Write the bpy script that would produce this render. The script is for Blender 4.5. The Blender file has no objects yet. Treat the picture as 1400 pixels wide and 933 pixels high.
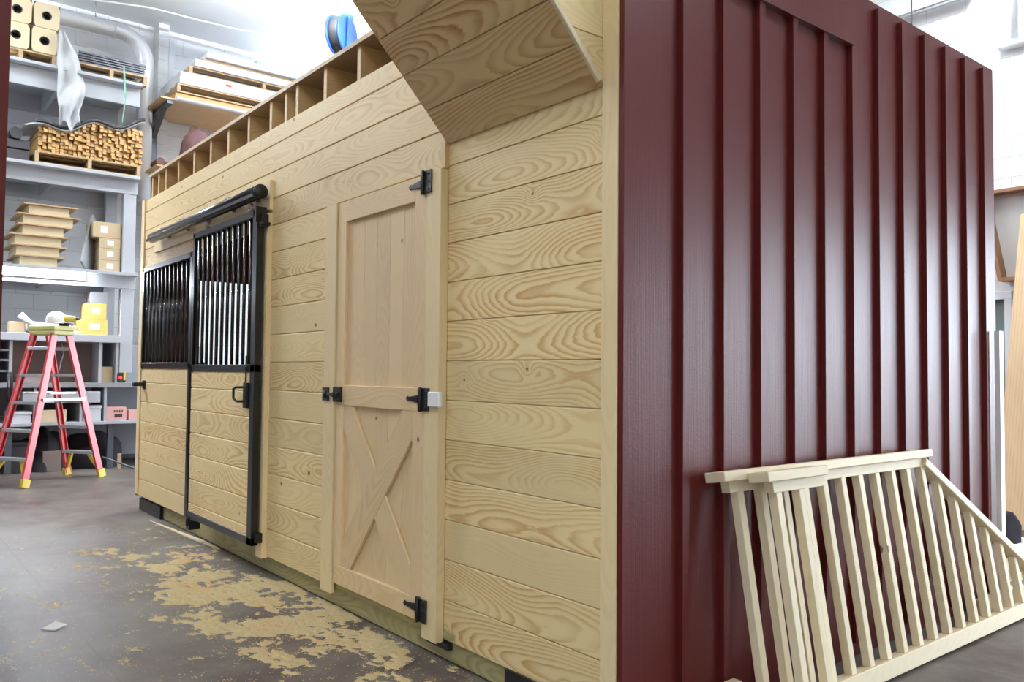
import bpy, bmesh, math, random
from mathutils import Vector, Matrix, noise
random.seed(11)
C = bpy.context.scene.collection
sc = bpy.context.scene
PI = math.pi

def lin(c):
    return tuple(((x/255)/12.92 if x/255 <= .04045 else ((x/255+.055)/1.055)**2.4) for x in c[:3]) + (1,)

# ------------------------------------------------------------------ materials
class NT:
    def __init__(s, name):
        s.m = bpy.data.materials.new(name); s.m.use_nodes = True
        s.t = s.m.node_tree; s.b = s.t.nodes['Principled BSDF']
    def n(s, t, **k):
        x = s.t.nodes.new(t)
        for a, b in k.items(): setattr(x, a, b)
        return x
    def l(s, a, b): s.t.links.new(a, b)
    def math(s, op, a, b=None, c=None, clamp=False):
        x = s.n('ShaderNodeMath', operation=op); x.use_clamp = clamp
        for i, v in enumerate((a, b, c)):
            if v is None: continue
            if isinstance(v, (int, float)): x.inputs[i].default_value = v
            else: s.l(v, x.inputs[i])
        return x.outputs[0]
    def comb(s, a, b, c=0.0):
        x = s.n('ShaderNodeCombineXYZ')
        for i, v in enumerate((a, b, c)):
            if isinstance(v, (int, float)): x.inputs[i].default_value = v
            else: s.l(v, x.inputs[i])
        return x.outputs[0]
    def noise(s, vec, scale=1, detail=2, rough=.5):
        x = s.n('ShaderNodeTexNoise'); x.inputs['Scale'].default_value = scale
        x.inputs['Detail'].default_value = detail; x.inputs['Roughness'].default_value = rough
        if vec is not None: s.l(vec, x.inputs['Vector'])
        return x.outputs['Fac']
    def mix(s, f, a, b, mode='MIX'):
        x = s.n('ShaderNodeMix', data_type='RGBA', blend_type=mode)
        for sock, v in ((x.inputs['Factor'], f), (x.inputs['A'], a), (x.inputs['B'], b)):
            if isinstance(v, (int, float, tuple)): sock.default_value = v
            else: s.l(v, sock)
        return x.outputs['Result']
    def ramp(s, f, stops):
        x = s.n('ShaderNodeValToRGB'); e = x.color_ramp.elements
        while len(e) < len(stops): e.new(.5)
        for i, (p, c) in enumerate(stops):
            e[i].position = p; e[i].color = c if isinstance(c, tuple) else (c, c, c, 1)
        s.l(f, x.inputs[0]); return x.outputs[0]
    def bump(s, h, strength=.3, dist=.002):
        x = s.n('ShaderNodeBump'); x.inputs['Strength'].default_value = strength
        x.inputs['Distance'].default_value = dist
        s.l(h, x.inputs['Height']); s.l(x.outputs[0], s.b.inputs['Normal'])
    def set(s, **k):
        for a, v in k.items():
            sock = s.b.inputs[a.replace('_', ' ')]
            if isinstance(v, (int, float, tuple)): sock.default_value = v
            else: s.l(v, sock)
        return s.m

def wood(name, light, dark, contrast=.8, knots=.74, rough=.55, freq=80, knotcol=(96, 62, 38)):
    g = NT(name)
    uv = g.n('ShaderNodeUVMap', uv_map='UVMap').outputs[0]
    rn = g.n('ShaderNodeUVMap', uv_map='Rnd').outputs[0]
    s1 = g.n('ShaderNodeSeparateXYZ'); g.l(uv, s1.inputs[0]); u, v = s1.outputs[0], s1.outputs[1]
    s2 = g.n('ShaderNodeSeparateXYZ'); g.l(rn, s2.inputs[0]); a, b = s2.outputs[0], s2.outputs[1]
    # knots
    vo = g.n('ShaderNodeTexVoronoi', voronoi_dimensions='2D'); vo.inputs['Scale'].default_value = 1
    g.l(g.comb(g.math('MULTIPLY_ADD', a, 91.0, g.math('MULTIPLY', u, 2.3)),
               g.math('MULTIPLY_ADD', b, 57.0, g.math('MULTIPLY', v, 3.0))), vo.inputs['Vector'])
    d = vo.outputs['Distance']
    sc_ = g.n('ShaderNodeSeparateColor'); g.l(vo.outputs['Color'], sc_.inputs[0])
    has = g.math('GREATER_THAN', sc_.outputs[0], knots)
    size = g.math('MULTIPLY_ADD', sc_.outputs[1], .026, .010)
    wk = g.noise(g.comb(g.math('MULTIPLY', u, 60.0), g.math('MULTIPLY', v, 90.0), a), 1, 2)
    d = g.math('MULTIPLY_ADD', wk, .016, g.math('SUBTRACT', d, .008))
    kd = g.math('DIVIDE', d, size)
    kmask = g.math('MULTIPLY', g.math('MULTIPLY', g.math('SUBTRACT', 1.25, kd), 3.0, clamp=True), has)
    kn = g.math('MULTIPLY', g.math('POWER', g.math('SUBTRACT', 1.0, g.math('MULTIPLY', d, 5.0, clamp=True)), 2.0), has)
    n1 = g.noise(g.comb(g.math('MULTIPLY', u, .95), g.math('MULTIPLY', v, 2.2), g.math('MULTIPLY', a, 37.0)), 1, 1.0, .4)
    h = g.math('MULTIPLY_ADD', n1, .40, -.10)
    vv = g.math('ADD', v, g.math('MULTIPLY_ADD', b, .10, -.05))
    r = g.math('SQRT', g.math('ADD', g.math('MULTIPLY', vv, vv), g.math('MULTIPLY', h, h)))
    w = g.noise(g.comb(g.math('MULTIPLY', u, 5.0), g.math('MULTIPLY', v, 24.0), g.math('MULTIPLY', a, 11.0)), 1, 4, .6)
    r = g.math('MULTIPLY_ADD', w, .012, r)
    r = g.math('MULTIPLY_ADD', kn, .035, r)
    ring = g.math('FRACT', g.math('MULTIPLY', r, float(freq)))
    rr = g.ramp(ring, [(0, .0), (.35, .10), (.72, .85), (.84, 1.0), (.93, .35), (1.0, .0)])
    fade = g.noise(g.comb(g.math('MULTIPLY', u, 1.6), g.math('MULTIPLY', v, 9.0), g.math('MULTIPLY', b, 29.0)), 1, 2)
    amp = g.math('MULTIPLY', g.math('MULTIPLY', g.math('MULTIPLY_ADD', b, .95, .15, clamp=True), g.math('MULTIPLY_ADD', fade, 2.6, -.55, clamp=True)), contrast)
    f = g.math('MULTIPLY', rr, amp, clamp=True)
    col = g.mix(f, lin(light), lin(dark))
    fib = g.noise(g.comb(g.math('MULTIPLY', u, 5.0), g.math('MULTIPLY', v, 420.0), 0.0), 1, 2)
    lum = g.math('MULTIPLY_ADD', fib, .12, g.math('MULTIPLY_ADD', a, .14, .87))
    lc = g.n('ShaderNodeCombineColor')
    for i in range(3): g.l(lum, lc.inputs[i])
    col = g.mix(1.0, col, lc.outputs[0], 'MULTIPLY')
    col = g.mix(g.math('MULTIPLY', kmask, .85), col, lin(knotcol))
    g.bump(f, .15, .001)
    return g.set(Base_Color=col, Roughness=rough)

def plain(name, rgb, rough=.5, metal=0.0, var=.08, vscale=6, bump=0.0, spec=None):
    g = NT(name)
    tc = g.n('ShaderNodeTexCoord').outputs['Object']
    nz = g.noise(tc, vscale, 4, .6)
    f = g.math('MULTIPLY_ADD', nz, var*2, 1-var)
    lc = g.n('ShaderNodeCombineColor')
    for i in range(3): g.l(f, lc.inputs[i])
    if bump: g.bump(g.noise(tc, vscale*6, 4), bump, .004)
    if spec is not None: g.set(Specular_IOR_Level=spec)
    return g.set(Base_Color=g.mix(1.0, lin(rgb), lc.outputs[0], 'MULTIPLY'), Roughness=rough, Metallic=metal)

def emit(name, rgb, s):
    g = NT(name)
    return g.set(Base_Color=lin(rgb), Emission_Color=lin(rgb), Emission_Strength=s)

M = {}
M['pine'] = wood('pine_board', (232, 208, 155), (192, 142, 76), .95, .72, freq=95)
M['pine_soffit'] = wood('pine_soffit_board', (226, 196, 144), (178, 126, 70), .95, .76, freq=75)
M['pine_door'] = wood('pine_door_board', (226, 197, 152), (202, 164, 114), .45, .70)
M['pine_trim'] = wood('pine_trim', (234, 210, 162), (214, 182, 128), .4, .85)
M['spruce'] = wood('pale_spruce', (228, 211, 176), (208, 182, 138), .4, .86)
M['treated'] = wood('treated_timber', (170, 160, 112), (120, 106, 66), .8, .8)
M['joist'] = wood('joist_timber', (214, 180, 126), (180, 136, 84), .6, .85)
M['pallet'] = wood('pallet_wood', (186, 160, 124), (140, 112, 80), .6, .8)
M['lumber'] = wood('lumber_wood', (212, 174, 116), (176, 132, 80), .5, .95)
M['ply'] = wood('plywood', (200, 172, 134), (166, 130, 92), .5, .9, freq=40)

g = NT('red_barn_paint')
pos = g.n('ShaderNodeNewGeometry').outputs['Position']
sp = g.n('ShaderNodeSeparateXYZ'); g.l(pos, sp.inputs[0])
X_, Y_, Z_ = sp.outputs
fine = g.noise(g.comb(g.math('MULTIPLY', X_, 180.0), g.math('MULTIPLY', Y_, 180.0), g.math('MULTIPLY', Z_, 3.0)), 1, 2)
dots = g.noise(g.comb(g.math('MULTIPLY', X_, 60.0), g.math('MULTIPLY', Y_, 60.0), g.math('MULTIPLY', Z_, 170.0)), 1, 2)
big = g.noise(g.comb(g.math('MULTIPLY', X_, 3.0), g.math('MULTIPLY', Y_, 3.0), g.math('MULTIPLY', Z_, .8)), 1, 3)
hgt = g.math('ADD', g.math('MULTIPLY', fine, .7), g.math('MULTIPLY', dots, .6))
g.bump(hgt, .6, .001)
colr = g.mix(big, lin((88, 27, 24)), lin((98, 34, 30)))
M['red'] = g.set(Base_Color=colr, Roughness=g.math('MULTIPLY_ADD', fine, .16, .30), Specular_IOR_Level=.38)

M['black'] = plain('black_steel', (16, 18, 20), .28, .0, .1, spec=.6)
M['blackgloss'] = plain('steel_bar', (84, 86, 88), .14, .85, .04)
M['hinge'] = plain('black_hinge_paint', (24, 24, 26), .45)
M['track'] = plain('dark_steel_track', (74, 74, 76), .26, .75, .1)
M['zinc'] = plain('zinc_bolt', (190, 190, 190), .3, .9)
M['white'] = plain('white_paint', (226, 232, 238), .5, 0, .04)
M['whiteplastic'] = plain('white_plastic', (240, 240, 238), .35, 0, .01)
M['rackpaint'] = plain('rack_white_paint', (182, 187, 193), .6, 0, .1, 3)
M['greyboard'] = plain('grey_melamine', (150, 152, 156), .5, 0, .08)
M['brownpanel'] = plain('brown_panel', (130, 116, 108), .6, 0, .08)
M['cardboard'] = plain('cardboard', (196, 176, 142), .8, 0, .06)
M['creamcard'] = plain('cream_cardboard', (224, 208, 172), .8, 0, .05)
M['yellowcard'] = plain('yellow_cardboard', (216, 190, 106), .7, 0, .05)
M['darkbox'] = plain('dark_box', (52, 50, 54), .7)
M['darkcloth'] = plain('dark_cloth', (40, 38, 44), .9, 0, .2, 8, .6)
M['browncloth'] = plain('brown_cover', (92, 62, 62), .8, 0, .15, 8, .5)
M['ladred'] = plain('ladder_red_fibreglass', (206, 62, 66), .28, 0, .06, spec=.7)
M['ladyel'] = plain('ladder_yellow_plastic', (222, 196, 70), .4, 0, .06)
M['ladcap'] = plain('ladder_cap_plastic', (200, 196, 130), .45, 0, .06)
M['alu'] = plain('aluminium', (200, 202, 206), .35, .6, .05)
M['duct'] = plain('duct_sheet_metal', (222, 226, 232), .35, .25, .05)
M['rods'] = plain('dark_steel_rod', (48, 50, 56), .4, .4)
M['blue'] = plain('blue_enamel', (60, 110, 214), .35, 0, .05)
M['rubber'] = plain('black_rubber', (28, 28, 30), .6)
M['pink'] = plain('pink_label_box', (226, 176, 170), .6, 0, .05)
M['green'] = plain('green_strap', (120, 170, 150), .6)
M['steelblue'] = plain('dark_grey_steel', (92, 98, 106), .5, .3)
M['paper'] = plain('white_paper', (236, 236, 232), .8, 0, .03)
M['redlight'] = emit('red_indicator', (255, 40, 30), 6)
M['tube'] = emit('fluorescent_tube', (236, 244, 255), 320)
M['tubehi'] = emit('ceiling_fluorescent_tube', (236, 244, 255), 18)
M['doorgrey'] = plain('grey_green_door', (110, 126, 124), .45)
M['label'] = plain('label_print', (70, 50, 50), .7)
M['redmark'] = plain('red_mark', (214, 70, 60), .7)
M['sash'] = wood('stained_sash', (150, 108, 78), (110, 76, 52), .5, .95)
M['frost'] = plain('pale_backing', (214, 216, 214), .3)

g = NT('clear_poly_sheet')
g.set(Base_Color=(.9, .93, .96, 1), Roughness=.3, Transmission_Weight=.35, Alpha=.82, IOR=1.2)
M['poly'] = g.m
M['poly'].use_nodes = True

def blockwall(name, ax, rgb):
    g = NT(name)
    pos = g.n('ShaderNodeNewGeometry').outputs['Position']
    sp = g.n('ShaderNodeSeparateXYZ'); g.l(pos, sp.inputs[0])
    br = g.n('ShaderNodeTexBrick'); br.inputs['Scale'].default_value = 1
    br.inputs['Brick Width'].default_value = .41; br.inputs['Row Height'].default_value = .205
    br.inputs['Mortar Size'].default_value = .006; br.inputs['Mortar Smooth'].default_value = .6
    g.l(g.comb(sp.outputs[ax], sp.outputs[2]), br.inputs['Vector'])
    nz = g.noise(pos, 2, 4)
    col = g.mix(nz, lin(rgb), lin(tuple(int(c*.94) for c in rgb)))
    col = g.mix(g.math('MULTIPLY', br.outputs['Fac'], .35), col, lin((150, 154, 160)))
    g.bump(g.math('SUBTRACT', 1.0, br.outputs['Fac']), .5, .004)
    return g.set(Base_Color=col, Roughness=.6)
M['blockY'] = blockwall('white_block_wall', 1, (240, 243, 247))
M['blockX'] = blockwall('white_block_wall_back', 0, (228, 230, 232))
M['blockG'] = blockwall('grey_block_wall', 1, (150, 146, 140))
M['blockH'] = blockwall('grey_block_wall_front', 0, (150, 146, 140))
M['ceil'] = plain('ceiling_paint', (226, 230, 234), .8, 0, .03, 1)

g = NT('concrete_floor')
pos = g.n('ShaderNodeNewGeometry').outputs['Position']
sp = g.n('ShaderNodeSeparateXYZ'); g.l(pos, sp.inputs[0])
n1 = g.noise(pos, .9, 5, .6); n2 = g.noise(pos, 5, 5, .65); n3 = g.noise(pos, 38, 3, .7)
c1 = g.mix(g.ramp(n1, [(.42, 0.0), (.58, 1.0)]), lin((76, 60, 57)), lin((106, 101, 94)))
c2 = g.mix(g.math('MULTIPLY', g.ramp(n2, [(.42, 0.0), (.7, 1.0)]), .6), c1, lin((134, 128, 118)))
c3 = g.mix(g.math('MULTIPLY', g.ramp(n3, [(.45, 0.0), (.75, 1.0)]), .25), c2, lin((60, 52, 50)))
jn = g.n('ShaderNodeTexBrick', offset=0.0); jn.inputs['Scale'].default_value = 1
jn.inputs['Brick Width'].default_value = 3.1; jn.inputs['Row Height'].default_value = 3.0
jn.inputs['Mortar Size'].default_value = .008; jn.inputs['Mortar Smooth'].default_value = .3
g.l(g.comb(g.math('ADD', sp.outputs[0], .95), g.math('ADD', sp.outputs[1], 1.15)), jn.inputs['Vector'])
c4 = g.mix(g.math('MULTIPLY', jn.outputs['Fac'], .45), c3, lin((70, 66, 64)))
g.bump(n2, .15, .004)
M['floor'] = g.set(Base_Color=c4, Roughness=g.math('MULTIPLY_ADD', n2, .25, .33))

g = NT('sawdust')
pos = g.n('ShaderNodeNewGeometry').outputs['Position']
c = g.mix(g.noise(pos, 60, 4, .7), lin((196, 176, 128)), lin((220, 204, 160)))
c = g.mix(g.math('MULTIPLY', g.ramp(g.noise(pos, 3, 3), [(.5, 0.0), (.7, 1.0)]), .5), c, lin((216, 170, 116)))
g.bump(g.noise(pos, 150, 3), .6, .003)
M['sawdust'] = g.set(Base_Color=c, Roughness=.95)
M['yard'] = plain('yard_concrete', (150, 148, 144), .9, 0, .1, 1)

# ------------------------------------------------------------------ mesh builder
class MB:
    def __init__(s): s.v = []; s.f = []; s.uv = []; s.rn = []; s.sm = []
    def face(s, idx, uvs, rnd, smooth=False):
        s.f.append(idx); s.uv.append(uvs); s.rn.append(rnd); s.sm.append(smooth)
    def obox(s, c, ax, hs, grain=None, rnd=None):
        """box at centre c, axes ax (3 unit vectors), half sizes hs; grain = index of the long axis"""
        c = Vector(c); ax = [Vector(a) for a in ax]
        if grain is None: grain = max(range(3), key=lambda i: hs[i])
        if rnd is None: rnd = (random.random(), random.random())
        o = random.uniform(0, 20)
        base = len(s.v); loc = []
        for i in (-1, 1):
            for j in (-1, 1):
                for k in (-1, 1):
                    p = (i*hs[0], j*hs[1], k*hs[2]); loc.append(p)
                    s.v.append(c + ax[0]*p[0] + ax[1]*p[1] + ax[2]*p[2])
        F = [((0, 1, 3, 2), 0), ((4, 6, 7, 5), 0), ((0, 4, 5, 1), 1), ((2, 3, 7, 6), 1), ((0, 2, 6, 4), 2), ((1, 5, 7, 3), 2)]
        for idx, nax in F:
            rest = [a for a in range(3) if a != nax]
            if grain in rest: ua = grain; va = [a for a in rest if a != grain][0]
            else: ua, va = rest
            uvs = [(loc[i][ua] + o, loc[i][va]) for i in idx]
            s.face([base+i for i in idx], uvs, rnd)
        return s
    def box(s, x0, x1, y0, y1, z0, z1, grain=None, rnd=None):
        return s.obox(((x0+x1)/2, (y0+y1)/2, (z0+z1)/2), ((1, 0, 0), (0, 1, 0), (0, 0, 1)),
                      (abs(x1-x0)/2, abs(y1-y0)/2, abs(z1-z0)/2), grain, rnd)
    def beam(s, p, q, w, t, side=(0, 0, 1)):
        """bar from p to q, width w along 'side' direction, thickness t across"""
        p = Vector(p); q = Vector(q); d = (q-p); L = d.length; d.normalize()
        sd = Vector(side); sd = (sd - d*sd.dot(d)).normalized(); n = d.cross(sd)
        return s.obox((p+q)/2, (d, sd, n), (L/2, w/2, t/2), 0)
    def prism(s, pts, vec, rnd=None, gax=None):
        """planar polygon pts extruded by vec; grain along gax"""
        pts = [Vector(p) for p in pts]; vec = Vector(vec); n = len(pts); b = len(s.v)
        s.v += pts + [p+vec for p in pts]
        if rnd is None: rnd = (random.random(), random.random())
        ga = Vector(gax).normalized() if gax else (pts[1]-pts[0]).normalized()
        ge = vec.normalized().cross(ga); o = random.uniform(0, 20); mid = sum(pts, Vector())/n
        def uvf(p, side=False):
            q = p-mid
            return (q.dot(ga)+o, q.dot(ge) if not side else q.dot(vec.normalized()))
        s.face([b+i for i in range(n)][::-1], [uvf(pts[i]) for i in range(n)][::-1], rnd)
        s.face([b+n+i for i in range(n)], [uvf(pts[i]) for i in range(n)], rnd)
        for i in range(n):
            j = (i+1) % n
            idx = [b+i, b+j, b+n+j, b+n+i]
            s.face(idx, [uvf(s.v[k], True) for k in idx], rnd)
        return s
    def tube(s, path, r, n=10, cap=True):
        path = [Vector(p) for p in path]; rs = r if isinstance(r, (list, tuple)) else [r]*len(path)
        rings = []; prev = None
        for i, p in enumerate(path):
            a = path[max(i-1, 0)]; b = path[min(i+1, len(path)-1)]; d = (b-a).normalized()
            if prev is None:
                t = Vector((0, 0, 1)) if abs(d.z) < .9 else Vector((1, 0, 0))
                u = d.cross(t).normalized()
            else: u = (prev - d*prev.dot(d)).normalized()
            prev = u; w = d.cross(u); base = len(s.v); rings.append(base)
            for k in range(n):
                A = 2*PI*k/n; s.v.append(p + (u*math.cos(A) + w*math.sin(A))*rs[i])
        rnd = (random.random(), random.random())
        for i in range(len(rings)-1):
            for k in range(n):
                k2 = (k+1) % n
                s.face([rings[i]+k, rings[i]+k2, rings[i+1]+k2, rings[i+1]+k],
                       [(i*.1, k*.01), (i*.1, k*.01+.01), (i*.1+.1, k*.01+.01), (i*.1+.1, k*.01)], rnd, True)
        if cap:
            s.face([rings[0]+k for k in range(n)][::-1], [(0, 0)]*n, rnd)
            s.face([rings[-1]+k for k in range(n)], [(0, 0)]*n, rnd)
        return s
    def lathe(s, prof, c=(0, 0, 0), n=20, axis='z'):
        c = Vector(c); base = len(s.v); rnd = (random.random(), random.random())
        for r, h in prof:
            for k in range(n):
                A = 2*PI*k/n; p = (r*math.cos(A), r*math.sin(A), h)
                if axis == 'x': p = (p[2], p[0], p[1])
                if axis == 'y': p = (p[0], p[2], p[1])
                s.v.append(c + Vector(p))
        for i in range(len(prof)-1):
            for k in range(n):
                k2 = (k+1) % n
                s.face([base+i*n+k, base+i*n+k2, base+(i+1)*n+k2, base+(i+1)*n+k], [(0, 0)]*4, rnd, True)
        return s
    def sheet(s, fn, nu, nv, smooth=True):
        b = len(s.v); rnd = (random.random(), random.random())
        for i in range(nu+1):
            for j in range(nv+1): s.v.append(Vector(fn(i/nu, j/nv)))
        for i in range(nu):
            for j in range(nv):
                a = b+i*(nv+1)+j
                s.face([a, a+nv+1, a+nv+2, a+1], [(i/nu, j/nv)]*4, rnd, smooth)
        return s
    def build(s, name, mat, parent=None, loc=None, bevel=0.0, seg=1, solid=0.0, subsurf=0, recalc=True):
        me = bpy.data.meshes.new(name)
        me.from_pydata([tuple(v) for v in s.v], [], s.f)
        u1 = me.uv_layers.new(name='UVMap'); u2 = me.uv_layers.new(name='Rnd')
        k = 0
        for uvs, rn in zip(s.uv, s.rn):
            for q in uvs:
                u1.data[k].uv = q; u2.data[k].uv = rn; k += 1
        me.polygons.foreach_set('use_smooth', s.sm)
        if recalc:
            bm = bmesh.new(); bm.from_mesh(me); bmesh.ops.recalc_face_normals(bm, faces=bm.faces); bm.to_mesh(me); bm.free()
        me.materials.append(M[mat] if isinstance(mat, str) else mat)
        o = bpy.data.objects.new(name, me); C.objects.link(o)
        if parent: o.parent = parent
        if loc is not None: o.location = loc
        if solid:
            m = o.modifiers.new('Solid', 'SOLIDIFY'); m.thickness = solid; m.offset = 0
        if bevel:
            m = o.modifiers.new('Bevel', 'BEVEL'); m.width = bevel; m.segments = seg; m.limit_method = 'ANGLE'; m.angle_limit = math.radians(50)
            m.harden_normals = False
        if subsurf:
            m = o.modifiers.new('Sub', 'SUBSURF'); m.levels = m.render_levels = subsurf
        return o

def tag(o, label, cat, group=None, kind=None):
    o['label'] = label; o['category'] = cat
    if group: o['group'] = group
    if kind: o['kind'] = kind
    return o
def thing(name, label, cat, loc=(0, 0, 0), rz=0, group=None):
    o = bpy.data.objects.new(name, None); C.objects.link(o); o.empty_display_size = .1
    o.location = loc; o.rotation_euler = (0, 0, rz)
    return tag(o, label, cat, group)
def struct(name, mb, mat, **k):
    o = mb.build(name, mat, **k); o['kind'] = 'structure'; return o
def copy_tree(o, parent=None):
    c = o.copy(); C.objects.link(c)
    if parent: c.parent = parent
    for ch in list(o.children): copy_tree(ch, c)
    return c

# ------------------------------------------------------------------ the hall
XL, XR, YB, YF, H = -10.5, 9.0, 7.0, -9.0, 6.27
struct('floor', MB().box(XL-.2, XR+.2, YF-.2, YB+.2, -.2, 0), 'floor')
struct('ceiling', MB().box(XL-.2, XR+.2, YF-.2, YB+.2, H, H+.2), 'ceil')
struct('wall_left', MB().box(XL-.2, XL, YF, YB, 0, H), 'blockY')
GX0, GX1, GH = 3.2, 5.0, 2.5
m = MB(); m.box(XL, GX0, YF-.2, YF, 0, H); m.box(GX1, XR, YF-.2, YF, 0, H); m.box(GX0, GX1, YF-.2, YF, GH, H); m.box(GX0, GX1, YF-.2, YF, 0, .4)  # unseen opening added in the front wall to streak the stall bars with light
struct('wall_front', m, 'blockH')
# back wall: roll-up doorway on the right half, personnel door
DX0, DX1, DH = .9, 5.8, 2.75
PX0, PX1, PH = -2.25, -1.30, 2.05
KX0, KX1, KH = -9.2, -5.3, 3.1
m = MB()
m.box(XL, KX0, YB, YB+.2, 0, H); m.box(KX0, KX1, YB, YB+.2, KH, H); m.box(KX1, PX0, YB, YB+.2, 0, H); m.box(PX0, PX1, YB, YB+.2, PH, H); m.box(PX1, DX0, YB, YB+.2, 0, H)
m.box(DX0, DX1, YB, YB+.2, DH, H); m.box(DX1, XR, YB, YB+.2, 0, H)
struct('wall_back', m, 'blockX')
EY0, EY1, EH = -4.6, -3.6, 2.6
m = MB()
m.box(XR, XR+.2, YF, EY0, 0, H); m.box(XR, XR+.2, EY1, YB, 0, H); m.box(XR, XR+.2, EY0, EY1, EH, H)
struct('wall_right', m, 'blockG')
o = struct('door_1', MB().box(PX0, PX1, YB+.06, YB+.11, 0, PH), 'doorgrey')
MB().box(PX1-.14, PX1-.09, YB-.02, YB+.06, 1.0, 1.14).build('handle', 'zinc', o)
m = MB(); m.box(PX1, PX1+.07, YB-.03, YB, 0, PH); m.box(PX0-.07, PX0, YB-.03, YB, 0, PH); m.box(PX0-.07, PX1+.07, YB-.03, YB, PH, PH+.08)
struct('trim_1', m, 'white', bevel=.004)
m = MB(); m.box(DX0-.12, DX0, YB-.03, YB, 0, DH); m.box(DX1, DX1+.12, YB-.03, YB, 0, DH); m.box(DX0-.12, DX1+.12, YB-.03, YB, DH, DH+.12)
struct('trim_2', m, 'white', bevel=.004)
m = MB(); m.box(XR-.03, XR, EY0-.12, EY0, 0, EH); m.box(XR-.03, XR, EY1, EY1+.12, 0, EH); m.box(XR-.03, XR, EY0, EY1, EH, EH+.12)
struct('trim_3', m, 'white', bevel=.004)
struct('trim_4', MB().box(XL, XL+.22, 1.24, 1.38, 0, H), 'blockY')       # pier on the left wall
m = MB(); m.box(XL-12, XR+25, YB+.2, YB+22, -.22, -.02); m.box(XR+.2, XR+25, YF-14, YB+.2, -.22, -.02); m.box(XL, XR+.2, YF-22, YF-.2, -.22, -.02)
struct('yard_ground', m, 'yard')
# ------------------------------------------------------------------ horse barn
barn = thing('horse_barn', 'portable horse barn with pine plank front and dark red batten side', 'barn', (0, 0, 0))
U = .1727; Z0 = .11
def zk(k): return Z0 + (12-k)*U
def zr(k): return 1.27 + (zk(k)-1.27)*1.012
G = .006
def planks(mb, x0, x1, zs, y0=.0, t=.018, ends=True):
    for a, b in zip(zs[:-1], zs[1:]):
        lo, hi = min(a, b), max(a, b)
        mb.box(x0, x1, y0, y0+t, lo+.0015, hi-.0015, 0)
    mb.box(x0, x1, y0+t*.55, y0+t+.004, min(zs), max(zs), 0, (.5, .1))
# wall plank courses
m = MB()
topz = zk(-3.65)
planks(m, -5.90, -.992, [zk(0), zk(-1), zk(-2), zk(-3), topz])
m.build('upper_cladding', 'pine', barn, bevel=.004)
m = MB(); planks(m, -2.95, -2.125, [zk(k) for k in range(13)])
m.build('middle_cladding', 'pine', barn, bevel=.004)
m = MB(); planks(m, -1.0, -.0005, [zr(k) for k in range(12, -5, -1)] + [2.9], .024)
m.build('recessed_cladding', 'pine', barn, bevel=.004)
MB().box(-1.02, -.988, -.001, .023, zk(0)+.003, 2.30).build('edge_board', 'joist', barn)  # browner joist timber puts the shade on this pine edge into its colour
# corner posts
MB().box(0, .077, 0, .03, Z0-.02, 3.05).build('corner_trim', 'pine_trim', barn, bevel=.002)
m = MB(); m.box(-5.955, -5.88, -.012, .02, .14, topz+.01); m.box(-5.985, -5.957, -.01, .09, .12, topz+.01)
m.build('end_trim', 'pine_trim', barn, bevel=.002)
# stall opening: backer, jamb, fixed grille panel, sliding door
m = MB(); m.box(-5.50, -2.93, -.022, 0, 2.285, 2.475); m.build('track_board', 'pine_trim', barn, bevel=.002)
m = MB(); m.box(-3.03, -2.935, -.03, .01, .10, 2.262); m.build('stall_jamb', 'pine_trim', barn, bevel=.002)
sp_ = MB(); sp_.box(-5.88, -4.2, -.012, .03, 2.145, 2.19); sp_.box(-5.88, -4.2, -.012, .03, 1.275, 1.325)
sp_.box(-5.88, -5.84, -.012, .03, 1.275, 2.19); sp_.box(-4.53, -4.47, -.012, .03, .13, 2.19)
sp = sp_.build('stall_grille', 'black', barn, bevel=.003)
for i in range(12):
    x = -5.78 + i*.113
    MB().tube([(x, .008, 1.31), (x, .008, 2.15)], .013, 12).build('bar', 'blackgloss', sp)
m = MB(); planks(m, -5.88, -4.53, [.13] + [zk(11-k) for k in range(6)] + [1.275], -.004)
m.build('stall_panel', 'pine', barn, bevel=.004)
m = MB(); m.box(-5.80, -5.74, -.10, -.004, 1.115, 1.15); m.box(-5.81, -5.73, -.012, -.004, 1.09, 1.17); m.build('door_stay', 'hinge', barn, bevel=.003)
dx0, dx1, dz0, dz1, dy0, dy1 = -4.215, -2.957, .18, 2.285, -.09, -.045
m = MB()
m.box(dx0, dx0+.045, dy0, dy1, 1.25, dz1); m.box(dx0, dx0+.012, dy0, dy1, dz0, 1.25)
m.box(dx1-.075, dx1, dy0, dy1, dz0, dz1)
m.box(dx0, dx1, dy0, dy1, dz1-.045, dz1); m.box(dx0, dx1, dy0, dy1, dz0, dz0+.05); m.box(dx0, dx1, dy0, dy1, 1.255, 1.305)
sd = m.build('sliding_door', 'black', barn, bevel=.004)
for i in range(11):
    x = dx0+.085 + i*.1015
    MB().tube([(x, -.067, 1.29), (x, -.067, dz1-.03)], .0115, 12).build('bar', 'blackgloss', sd)
m = MB(); planks(m, dx0+.012, dx1-.075, [.225, .29, .465, .64, .805, .972, 1.135, 1.258], -.084)
m.build('door_panel', 'pine', sd, bevel=.004)
m = MB(); m.tube([(-3.10, -.09, 1.16), (-3.13, -.135, 1.16), (-3.17, -.14, 1.15), (-3.17, -.14, 1.09), (-3.13, -.135, 1.07), (-3.10, -.09, 1.07)], .008, 8)
m.tube([(-3.075, -.097, 1.12), (-3.075, -.097, 1.36)], .006, 8); m.box(-3.10, -3.04, -.105, -.088, 1.03, 1.19)
m.build('handle', 'black', sd)
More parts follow.
